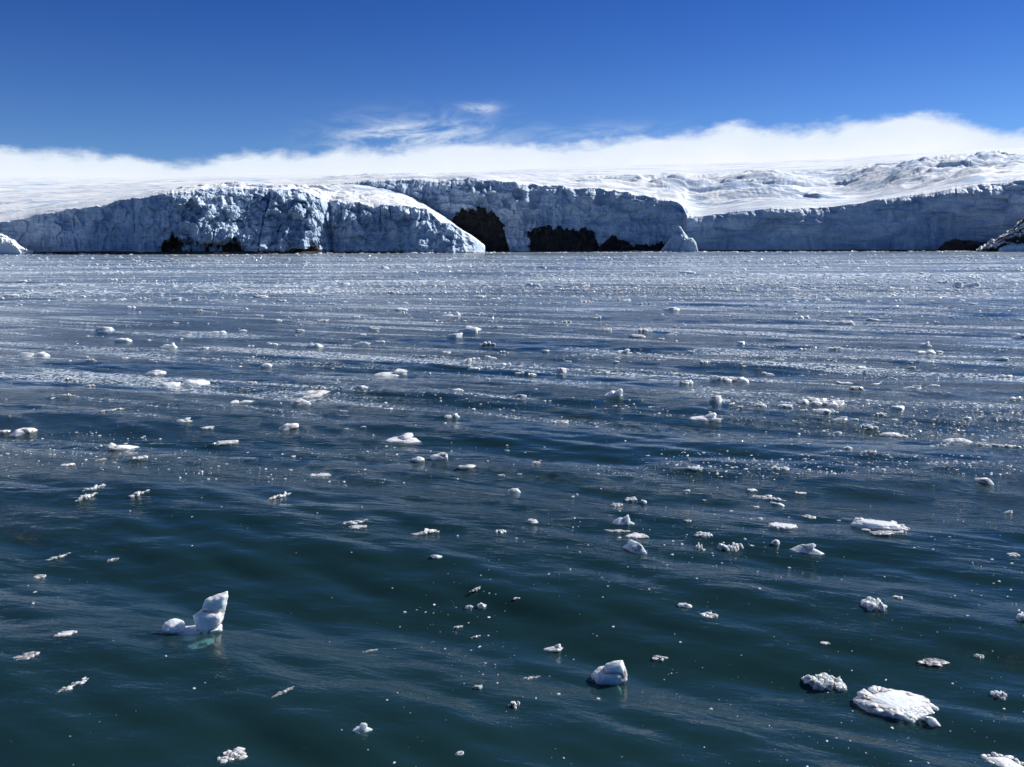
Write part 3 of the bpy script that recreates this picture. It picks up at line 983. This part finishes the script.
wedge_block()
L = 'ice_chunk'
items = [
 (899, 706, 74, 34, 'slab', 'largest white ice slab, oblong and flat-topped, at lower right', I_, -.22),
 (1006, 764, 46, 20, 'slab', 'white ice slab cut by the bottom right corner', I_, -.1),
 (826, 683, 42, 26, 'cluster', 'crumbly clear ice cluster just left of the largest white slab', C_, -.1),
 (75, 685, 40, 18, 'strip', 'long clear ice splinter slanting up right, lower left corner area', C_, .35),
 (26, 657, 26, 10, 'cluster', 'small ragged clear ice lump near the left edge, above the long splinter', C_, 0),
 (66, 634, 20, 6, 'slab', 'small flat oblong ice piece near the left edge beside the swan-shaped chunk', I_, 0),
 (233, 756, 26, 16, 'cluster', 'ragged clear ice lump touching the bottom edge at left', C_, .2),
 (360, 731, 18, 15, 'wedge', 'small glassy ice heap standing near the bottom, left of centre', C_, 0),
 (283, 692, 26, 10, 'strip', 'thin clear ice piece with two ends, below and right of the swan-shaped chunk', C_, .5),
 (369, 651, 18, 6, 'strip', 'narrow white ice sliver alone on dark water, left of centre', I_, .2),
 (554, 649, 20, 12, 'wedge', 'small jagged clear ice piece up left of the white wedge block', C_, .3),
 (530, 678, 22, 7, 'strip', 'faint clear ice sliver just left of the white wedge block', C_, .2),
 (514, 706, 11, 11, 'cluster', 'tiny clear ice knob below the sliver, near the bottom middle', C_, 0),
 (874, 606, 25, 19, 'cluster', 'round white crumbly ice lump right of centre, alone above the large slab', I_, -.3),
 (898, 598, 10, 7, 'cluster', 'tiny ice crumb touching the round crumbly lump on its right', C_, 0),
 (927, 660, 29, 12, 'cluster', 'glassy bumpy ice piece above right of the large slab', C_, .1),
 (1000, 696, 14, 12, 'cluster', 'small round clear ice ball right of the large slab', C_, 0),
 (978, 657, 9, 7, 'cluster', 'tiny clear ice crumb above the small round ice ball', C_, 0),
 (711, 616, 18, 9, 'cluster', 'small crumbly white ice lump, right one of a near pair', I_, 0),
 (684, 606, 14, 8, 'lump', 'small crumbly white ice lump, left one of a near pair', I_, 0),
 (825, 643, 10, 4, 'slab', 'tiny bright flat ice chip above the crumbly clear cluster', I_, .3),
 (1022, 620, 10, 14, 'cluster', 'ice lump cut by the right edge, level with the swan-shaped chunk', I_, 0),
 (881, 527, 54, 20, 'slab', 'broad white ice cake with a glassy rim, right side', I_, -.05),
 (881, 530, 40, 8, 'cluster', None, C_, 0),
 (803, 549, 28, 16, 'wedge', 'pointed white ice block left of the broad ice cake', I_, -.2),
 (776, 544, 8, 7, 'lump', 'tiny white ice nub just left of the pointed block', I_, 0),
 (783, 526, 28, 7, 'slab', 'flat grey-white ice pan left of the broad ice cake', I_, 0),
 (809, 517, 14, 5, 'cluster', 'small clear ice crumbs above the flat grey-white pan', C_, 0),
 (730, 548, 26, 15, 'cluster', 'loose clear ice clump of crumbs, right of the stacked chunks', C_, .2),
 (700, 549, 14, 14, 'strip', 'thin tail of clear ice crumbs right of the stacked chunks', C_, -1.1),
 (704, 535, 18, 9, 'cluster', 'clear ice lump above the thin tail of crumbs', C_, 0),
 (622, 523, 22, 15, 'wedge', 'upper block of the stacked white ice chunks in the middle', I_, 0),
 (619, 531, 30, 6, 'strip', 'narrow white ice bar under the upper stacked block', I_, -.15),
 (636, 536, 24, 6, 'slab', 'flat white ice bar across the middle of the stacked chunks', I_, 0),
 (635, 551, 28, 18, 'lump', 'rounded lowest block of the stacked white ice chunks', I_, -.5),
 (617, 506, 14, 8, 'cluster', 'small clear ice crumbs at the upper left of the stacked chunks', C_, .3),
 (630, 500, 13, 8, 'cluster', 'small clear ice crumbs at the top of the stacked chunks', C_, .2),
 (644, 503, 6, 5, 'lump', 'tiny ice nub right of the crumbs topping the stacked chunks', C_, 0),
 (433, 531, 48, 14, 'strip', 'long crumbly white ice ridge slanting up right, centre', I_, .25),
 (356, 522, 32, 7, 'strip', 'faint flat ice streak left of the long crumbly ridge', C_, .1),
 (357, 527, 18, 5, 'slab', None, C_, 0),
 (531, 522, 11, 6, 'lump', 'small white oval ice bit left of the stacked chunks', I_, .2),
 (501, 532, 12, 8, 'cluster', 'small ice crumbs right of the long crumbly ridge', C_, .4),
 (436, 557, 12, 6, 'lump', 'small dull ice bump below the long crumbly ridge', C_, 0),
 (515, 492, 13, 7, 'lump', 'rounded white ice bit alone in the centre', I_, 0),
 (280, 497, 30, 13, 'strip', 'bright crumbly ice bar slanting up right, left of centre', I_, .5),
 (323, 475, 28, 8, 'spike', 'low white ice piece with a raised left end', I_, 0),
 (140, 494, 23, 11, 'strip', 'white ice bar slanting up right on the left side', I_, .35),
 (95, 488, 24, 10, 'strip', 'upper of two dull ice bars on the left side', C_, .3),
 (88, 497, 28, 12, 'strip', 'lower of two dull ice bars on the left side', C_, .5),
 (123, 449, 30, 14, 'spike', 'white ice chunk with a sharp peak at its left end', I_, 0),
 (100, 460, 14, 5, 'strip', 'small slanted ice bar below left of the sharp-peaked chunk', I_, .3),
 (68, 466, 14, 5, 'slab', 'small flat ice oval on the far left below the sharp-peaked chunk', I_, 0),
 (140, 458, 16, 6, 'cluster', 'small dull ice crumbs below right of the sharp-peaked chunk', C_, 0),
 (22, 433, 22, 9, 'lump', 'rounded white ice hump near the left edge', I_, 0),
 (5, 432, 10, 4, 'slab', 'tiny white ice pan left of the rounded hump at the left edge', I_, 0),
 (183, 421, 14, 6, 'wedge', 'small white ice block right of the sharp-peaked chunk', I_, 0),
 (207, 428, 14, 4, 'slab', None, C_, 0),
 (225, 443, 26, 4, 'slab', 'flat grey ice oval lying awash, left of centre', C_, 0),
 (287, 428, 20, 9, 'lump', 'blocky rounded white ice chunk below the two-tier chunk', I_, 0),
 (400, 440, 35, 13, 'wedge', 'bright white ice chunk with a thick right end, centre left', I_, 0),
 (439, 459, 18, 11, 'wedge', 'white ice chunk higher on its right, with a small companion on its left', I_, 0),
 (418, 461, 13, 8, 'lump', 'small white ice companion left of the thicker chunk', I_, 0),
 (468, 467, 19, 6, 'lump', 'low white ice piece right of the chunk pair', I_, 0),
 (452, 417, 16, 7, 'wedge', 'small fish-shaped white ice bit in the centre', I_, .1),
 (312, 394, 37, 9, 'lump', 'upper piece of the two-tier white ice chunk, left of centre', I_, 0),
 (300, 404, 20, 9, 'lump', 'lower piece of the two-tier white ice chunk, left of centre', I_, 0),
 (242, 402, 26, 6, 'twin', 'low double-humped ice piece left of the two-tier chunk', I_, 0),
 (112, 410, 26, 5, 'strip', 'long low dull ice piece above the sharp-peaked chunk', C_, 0),
 (186, 385, 50, 12, 'twin', 'wide low group of white ice humps on the left side', I_, 0),
 (156, 374, 20, 7, 'lump', 'white ice hump up left of the wide group of humps', I_, 0),
 (34, 356, 27, 8, 'twin', 'white ice piece raised at both ends near the left edge', I_, 0),
 (393, 375, 35, 11, 'wedge', 'white ice chunk with a middle peak, above the centre', I_, 0),
 (360, 388, 14, 5, 'lump', 'small ice chunk below left of the middle-peaked chunk', I_, 0),
 (614, 396, 18, 11, 'wedge', 'isolated bright faceted ice chunk right of centre', I_, 0),
 (521, 397, 11, 5, 'lump', 'small bright ice bit left of the isolated faceted chunk', I_, 0),
 (559, 422, 18, 6, 'cluster', 'small broken ice crumbs below the isolated faceted chunk', C_, 0),
 (705, 419, 32, 13, 'wedge', 'bright white ice block rising to the right, right of centre', I_, 0),
 (729, 381, 38, 14, 'cluster', 'broad crumbly white ice heap, upper right', I_, 0),
 (817, 403, 44, 15, 'cluster', 'broad ragged ice heap above a flat pan, right side', I_, 0),
 (823, 412, 22, 7, 'slab', 'flat white pan below the broad ragged ice heap', I_, 0),
 (716, 402, 13, 9, 'lump', 'small ice knob above the block rising right', I_, 0),
 (760, 406, 14, 7, 'lump', 'small rounded ice knob left of the ragged heap', I_, 0),
 (785, 408, 15, 7, 'slab', 'small flat ice wedge touching the ragged heap on its left', I_, 0),
 (895, 436, 28, 9, 'lump', 'white ice ridge up right of the ragged heap', I_, -.2),
 (868, 427, 18, 8, 'cluster', 'crumbly ice bit left of the white ridge', C_, 0),
 (1000, 446, 42, 9, 'strip', 'long bright crumbly ice bank near the right edge', I_, 0),
 (958, 441, 28, 9, 'cluster', 'ragged ice crumbs left of the long bright bank', I_, -.1),
 (984, 482, 17, 9, 'lump', 'solitary rounded white ice chunk near the right edge', I_, 0),
 (870, 453, 12, 7, 'cluster', 'dull ice crumb below the white ridge', C_, 0),
 (848, 449, 8, 4, 'lump', 'tiny ice nub left of the dull crumb', I_, 0),
 (695, 469, 15, 6, 'slab', 'small flat ice bit below the block rising right', C_, 0),
 (780, 468, 17, 6, 'cluster', 'small dull ice lump below the ragged crumbs, right of centre', C_, 0),
 (765, 498, 40, 8, 'strip', 'loose chain of ice crumbs, right of the stacked chunks', C_, -.3),
 (778, 505, 14, 6, 'lump', 'small ice lump at the end of the loose crumb chain', C_, 0),
 (1020, 339, 14, 7, 'lump', 'white ice chunk cut by the right edge, upper right', I_, 0),
 (845, 325, 22, 7, 'lump', 'low rounded ice mound in the slush, upper right', I_, 0),
 (966, 287, 26, 8, 'twin', 'wide double ice mound in the far slush, upper right', I_, 0),
 (924, 346, 13, 7, 'wedge', 'small pointed ice chunk riding a dark swell, right side', I_, 0),
 (623, 353, 18, 7, 'wedge', 'small peaked ice chunk right of centre in the middle distance', I_, 0),
 (561, 372, 11, 7, 'lump', 'small round ice chunk left of the isolated faceted chunk, farther off', I_, 0),
 (466, 364, 12, 8, 'wedge', 'small upright ice chunk in the middle distance, centre', I_, 0),
 (454, 337, 16, 6, 'lump', 'low ice mound left of centre, far off', I_, 0),
 (361, 345, 18, 6, 'lump', 'flat-bottomed ice mound up left of the middle-peaked chunk', I_, 0),
 (315, 347, 18, 7, 'twin', 'loose pair of ice bumps above the two-tier chunk', I_, 0),
 (169, 348, 17, 8, 'wedge', 'small peaked ice chunk above the wide group of humps', I_, 0),
 (123, 341, 17, 5, 'lump', 'small smooth ice mound right of the raised-ended piece', I_, 0),
 (265, 368, 13, 7, 'lump', 'small round ice chunk between the wide group and the two-tier chunk', I_, 0),
 (62, 556, 30, 7, 'strip', 'thin ragged ice sliver at far left above the small flat oblong', C_, .2),
 (40, 577, 11, 6, 'cluster', 'tiny faint ice knob below the thin ragged sliver at far left', C_, 0),
 (113, 560, 13, 7, 'strip', 'small tilted ice sliver right of the thin ragged one at far left', C_, .4),
 (477, 589, 20, 9, 'strip', 'pale slanting ice sliver at the top of the scattered crumbs', C_, .6),
 (481, 607, 9, 7, 'lump', 'small heart-shaped white ice bit among the scattered crumbs', I_, 0),
 (468, 608, 9, 6, 'lump', 'small white ice bit left of the heart-shaped one', C_, .3),
 (458, 628, 12, 8, 'strip', 'tilted ice bit in the lower part of the scattered crumbs', C_, .3),
 (476, 637, 11, 6, 'strip', 'small slanting ice chip at the lower right of the scattered crumbs', C_, .3),
 (516, 599, 7, 4, 'lump', 'tiny bright ice chip right of the heart-shaped bit', I_, 0),
 (478, 688, 9, 9, 'cluster', 'tiny ice crumb pair between the scattered crumbs and the bottom edge', C_, 0),
 (459, 754, 8, 5, 'lump', 'tiny white ice chip near the bottom edge, left of centre', I_, 0),
 (661, 657, 17, 6, 'cluster', 'thin row of ice beads right of the white wedge block', C_, 0),
]
GROUPS = {}
taken = []
for i, (x, y, w_, h_, k_, lab, mt, rt) in enumerate(items):
    taken.append((x, y, w_))
    if lab is None:
        lab, grp = 'faint dull ice pan lying awash beside a whiter chunk', 'faint ice pans awash'
    else:
        grp = None
    if mt is I_ and y < 500:
        mt = M_FAR
    o = place(x, y, w_, h_, k_, lab, grp, rt, mt, sub=4 if w_ < 24 else (5 if w_ < 50 else 6))

# repeats: middle and far distance, copies of a dozen shapes sharing mesh data
rr = np.random.RandomState(77)
protos = []
for q in range(16):
    k_ = ['lump', 'wedge', 'cluster', 'twin', 'lump', 'slab', 'strip', 'spike'][q % 8]
    v, f = berg(np.random.RandomState(300+q), k_, 1.0, .30, 3)
    protos.append(mesh_from('ice_chunk', v, f, M_FAR if q % 4 else M_BRASH, True))

PK = ['lump', 'wedge', 'cluster', 'twin', 'lump', 'slab', 'strip', 'spike']
SHAPE = {'lump': 'rounded', 'wedge': 'wedge-shaped', 'cluster': 'crumbly', 'twin': 'two-humped', 'slab': 'flat', 'strip': 'ragged long', 'spike': 'one-peaked'}


def copy_chunk(x, y, w_, q, label, grp, squash=1.0):
    X, Y, mpp = ground(x, y)
    o = bpy.data.objects.new('ice_chunk', protos[q])
    COL.objects.link(o)
    o.location = (X, Y, float(sea(X, Y)))
    s = w_*mpp
    o.scale = (s, s*rr.uniform(.7, 1.1), s*rr.uniform(.8, 1.35)*squash)
    o.rotation_euler = (0, 0, (math.pi if rr.rand() < .5 else 0)+rr.uniform(-.3, .3))
    return tag(o, label, 'ice chunk', grp)


# landmarks the small ones are described by
MARKS = [(614, 396, 'the isolated bright faceted chunk'), (393, 375, 'the middle-peaked chunk'), (312, 394, 'the two-tier chunk'),
         (186, 385, 'the wide group of humps'), (123, 449, 'the sharp-peaked chunk'), (34, 356, 'the chunk raised at both ends'),
         (705, 419, 'the white block rising right'), (729, 381, 'the broad crumbly heap'), (817, 403, 'the broad ragged heap'),
         (881, 527, 'the broad ice cake'), (1000, 446, 'the long bright ice bank'), (966, 287, 'the wide double mound'),
         (845, 325, 'the low rounded mound'), (1020, 339, 'the chunk cut by the right edge'), (623, 353, 'the peaked chunk right of centre'),
         (454, 337, 'the low far mound left of centre'), (361, 345, 'the flat-bottomed mound'), (315, 347, 'the loose pair of bumps'),
         (169, 348, 'the small peaked chunk on the left'), (400, 440, 'the thick-ended bright chunk'), (924, 346, 'the pointed chunk on the dark swell'),
         (984, 482, 'the solitary rounded chunk'), (895, 436, 'the white ridge'), (803, 549, 'the pointed white block'), (622, 523, 'the stacked chunks')]
used_labels = set()


def describe(x, y, w_, q):
    size = 'tiny' if w_ < 8 else ('small' if w_ < 13 else 'broad')
    for mx, my, nm in sorted(MARKS, key=lambda m: (m[0]-x)**2+((m[1]-y)*1.6)**2):
        dx, dy = x-mx, y-my
        side_w = 'right' if dx > 0 else 'left'
        if abs(dy)*2.2 < abs(dx):
            where = f'to the {side_w} of'
        elif abs(dx)*1.2 < abs(dy):
            where = 'straight beyond' if dy < 0 else 'straight before'
        else:
            where = f'beyond and {side_w} of' if dy < 0 else f'before and {side_w} of'
        lab = f'{size} {SHAPE[PK[q % 8]]} ice chunk {where} {nm}'
        if lab not in used_labels:
            used_labels.add(lab)
            return lab
    return 'small ice chunk drifting in the middle distance'


smalls = [(43, 312, 10), (174, 300, 16), (199, 311, 10), (259, 316, 9), (277, 321, 8), (322, 321, 12), (300, 331, 9), (332, 305, 10),
 (176, 323, 7), (106, 330, 16), (189, 335, 6), (219, 333, 14), (242, 331, 8), (206, 348, 7), (251, 346, 7), (272, 345, 12), (204, 359, 6),
 (216, 359, 8), (151, 360, 5), (168, 358, 5), (91, 361, 12), (70, 380, 12), (90, 386, 12), (68, 396, 16), (252, 383, 9), (2, 373, 6), (124, 358, 8),
 (393, 293, 12), (400, 310, 14), (355, 317, 8), (450, 316, 20), (473, 329, 16), (471, 332, 22), (499, 327, 8), (375, 329, 12), (362, 335, 8),
 (380, 342, 10), (488, 345, 16), (503, 353, 12), (446, 353, 9), (476, 359, 9), (491, 358, 12), (473, 369, 12), (506, 365, 11), (520, 366, 6),
 (519, 373, 10), (532, 375, 9), (546, 351, 8), (567, 362, 8), (595, 350, 6), (607, 330, 10), (637, 337, 17), (645, 331, 14), (661, 339, 7),
 (671, 335, 12), (566, 322, 10), (596, 318, 10), (671, 310, 16), (616, 362, 6), (456, 391, 12), (533, 286, 16), (559, 287, 9), (586, 286, 9),
 (804, 318, 11), (873, 320, 13), (942, 283, 14), (861, 276, 14), (922, 274, 10), (803, 350, 9), (836, 349, 16), (925, 354, 20), (939, 352, 9),
 (987, 347, 7), (1003, 360, 14), (1006, 377, 14), (951, 362, 7), (853, 359, 9), (860, 368, 12), (767, 374, 11), (687, 383, 14), (843, 383, 16),
 (856, 389, 14), (877, 384, 12), (912, 388, 16), (935, 386, 8), (912, 368, 9), (732, 404, 6), (740, 407, 6), (803, 410, 8), (840, 419, 14),
 (855, 420, 9), (880, 415, 16), (895, 420, 7), (898, 408, 14), (838, 433, 10), (967, 419, 12), (1016, 399, 14), (687, 491, 8), (752, 491, 12),
 (801, 493, 13), (769, 496, 7), (1008, 512, 8), (1013, 555, 11), (756, 507, 6), (688, 521, 8), (760, 519, 6), (343, 411, 8), (363, 427, 6),
 (507, 451, 5), (536, 463, 8), (501, 475, 7), (520, 474, 5), (741, 343, 9), (758, 366, 9), (690, 352, 8), (705, 362, 10)]
for x, y, w_ in smalls:
    q = rr.randint(16)
    if w_ < 10 and PK[q % 8] == 'strip':
        q = 0
    taken.append((x, y, w_))
    copy_chunk(x, y, w_, q, describe(x, y, w_, q), None, .6)

SHORE = [(60, 'the low left end of the glacier'), (180, 'the rock hollows of the left cliff'), (300, 'the shattered sunlit brow'), (410, 'the snow ramp'),
         (485, 'the tall dark cave'), (565, 'the wide dark rock wall'), (650, 'the ice pinnacle'), (770, 'the left half of the right cliff'),
         (880, 'the right half of the right cliff'), (990, 'the rocky headland')]
for y0, y1, cnt, (s0, s1), word, grp in ((257, 272, 34, (5, 11), 'bright speck of far ice straight out from', 'far ice specks out from'),
                                         (272, 308, 46, (6, 14), 'small white chunk in the slush straight out from', 'small slush chunks out from')):
    made = 0
    while made < cnt:
        x, y = rr.uniform(-6, 1030), rr.uniform(y0, y1)
        w_ = rr.uniform(s0, s1)*(0.8 if rr.rand() < .6 else 1.25)
        if any(abs(x-a) < (w_+c)*.6 and abs(y-b) < 6 for a, b, c in taken):
            continue
        taken.append((x, y, w_))
        nm = min(SHORE, key=lambda m: abs(m[0]-x))[1]
        copy_chunk(x, y, w_, rr.randint(16), f'{word} {nm}', f'{grp} {nm}', .5)
        made += 1


# ------------------------------------------------------------------ brash ice: the countless crumbs
def scatter(name, count, y0, y1, s0, s1, sub, seed, dens, label, ypow=1.0):
    rs = np.random.RandomState(seed)
    bv, bf = ico(sub)
    V, Fc, k = [], [], 0
    got = 0
    Xs, Ys, Ss = [], [], []
    while got < count:
        m = count*3
        x = rs.uniform(-160, 1184, m); y = y0 + (y1-y0)*rs.rand(m)**ypow
        # inverse of the row to distance relation
        vv_ = (H/2 - y)/F
        s = (-math.sin(PITCH)+vv_*math.cos(PITCH))/(math.cos(PITCH)+vv_*math.sin(PITCH))
        Y = CAM_H/-s
        X = (x-W/2)/F/(math.cos(PITCH)+vv_*math.sin(PITCH))*Y
        keep = rs.rand(m) < dens(x, y, X, Y)
        mpp = np.sqrt(Y*Y+CAM_H**2)/F
        sz = (s0 + (s1-s0)*rs.rand(m)**4.0)*mpp
        Xs.append(X[keep]); Ys.append(Y[keep]); Ss.append(sz[keep]); got += int(keep.sum())
    X, Y, S = [np.concatenate(q)[:count] for q in (Xs, Ys, Ss)]
    nv = len(bv)
    jit = 1 + rs.uniform(-.38, .38, (count, nv, 1))
    v = bv[None]*jit
    sc = np.stack([rs.uniform(.5, 1.2, count), rs.uniform(.4, 1.0, count), rs.uniform(.15, .40, count)], 1)*S[:, None]*.5
    v = v*sc[:, None, :]
    th = rs.uniform(0, 6.28, count); c, s = np.cos(th)[:, None], np.sin(th)[:, None]
    far = (Y > 60)[:, None]
    c = np.where(far, 1.0, c); s = np.where(far, 0.0, s)
    vx, vy = v[..., 0]*c - v[..., 1]*s, v[..., 0]*s + v[..., 1]*c
    z = sea(X, Y)
    out = np.stack([vx+X[:, None], vy+Y[:, None], v[..., 2]+z[:, None]+S[:, None]*.05], -1).reshape(-1, 3)
    f = (bf[None]+(np.arange(count)*nv)[:, None, None]).reshape(-1, 3)
    return tag(obj(name, mesh_from(name, out, f, M_BRASH, False)), label, 'brash ice', kind='stuff')


def d_far(x, y, X, Y):
    n1 = fbm(X/60+3, Y/22-X/90, 0*X+.3, 4)
    n2 = fbm(X/14, Y/8, 0*X+4.3, 3)
    side_ = .55 + .45*np.clip((x-200)/600, 0, 1)
    calm = 1 - .8*((y < 256.3) & (x > 345))
    return np.clip(.30 + n1*1.5 + n2*.6, 0.05, 1)*side_*calm


def d_mid(x, y, X, Y):
    n1 = fbm(X/18+3, Y/4.2+X/10, 0*X+2.3, 4)
    n2 = fbm(X/3, Y/1.5, 0*X+4.3, 3)
    side_ = .2 + .8*np.clip((x-150)/650, 0, 1)
    return np.clip(.10 + n1*1.7 + n2*.9, 0.015, 1)*side_*np.clip((600-y)/230, .1, 1)


def d_near(x, y, X, Y):
    n2 = fbm(X/1.6, Y/1.2, 0*X+4.3, 3)
    g = np.exp(-(((x-465)/42)**2+((y-615)/42)**2))*1.3 + np.exp(-(((x-700)/110)**2+((y-540)/40)**2))*.7 + np.exp(-(((x-560)/25)**2+((y-530)/18)**2))*1.0
    return np.clip(.08+n2*.6+.35*np.clip((x-500)/500, 0, 1), .02, 1)*.55+g


scatter('far_brash_ice', 26000, 253.2, 300, 1.0, 5.0, 1, 1, d_far, 'dense far slush of ice crumbs spread before the glacier', 1.0)
scatter('mid_brash_ice', 9500, 296, 480, .7, 4.6, 1, 2, d_mid, 'streaks of ice crumbs drifting over the swell in the middle distance', 1.3)
scatter('near_brash_ice', 800, 460, 790, .8, 3.6, 2, 3, d_near, 'sparse tiny ice crumbs sprinkled on the near dark water')
scatter('shore_brash_ice', 1500, 252.75, 253.15, 1.5, 6.0, 1, 4, lambda x, y, X, Y: np.clip(.4+fbm(X/30, 0*X, 0*X+.7, 3)*1.6, .03, 1), 'thin bright line of crumbled ice along the foot of the cliffs')
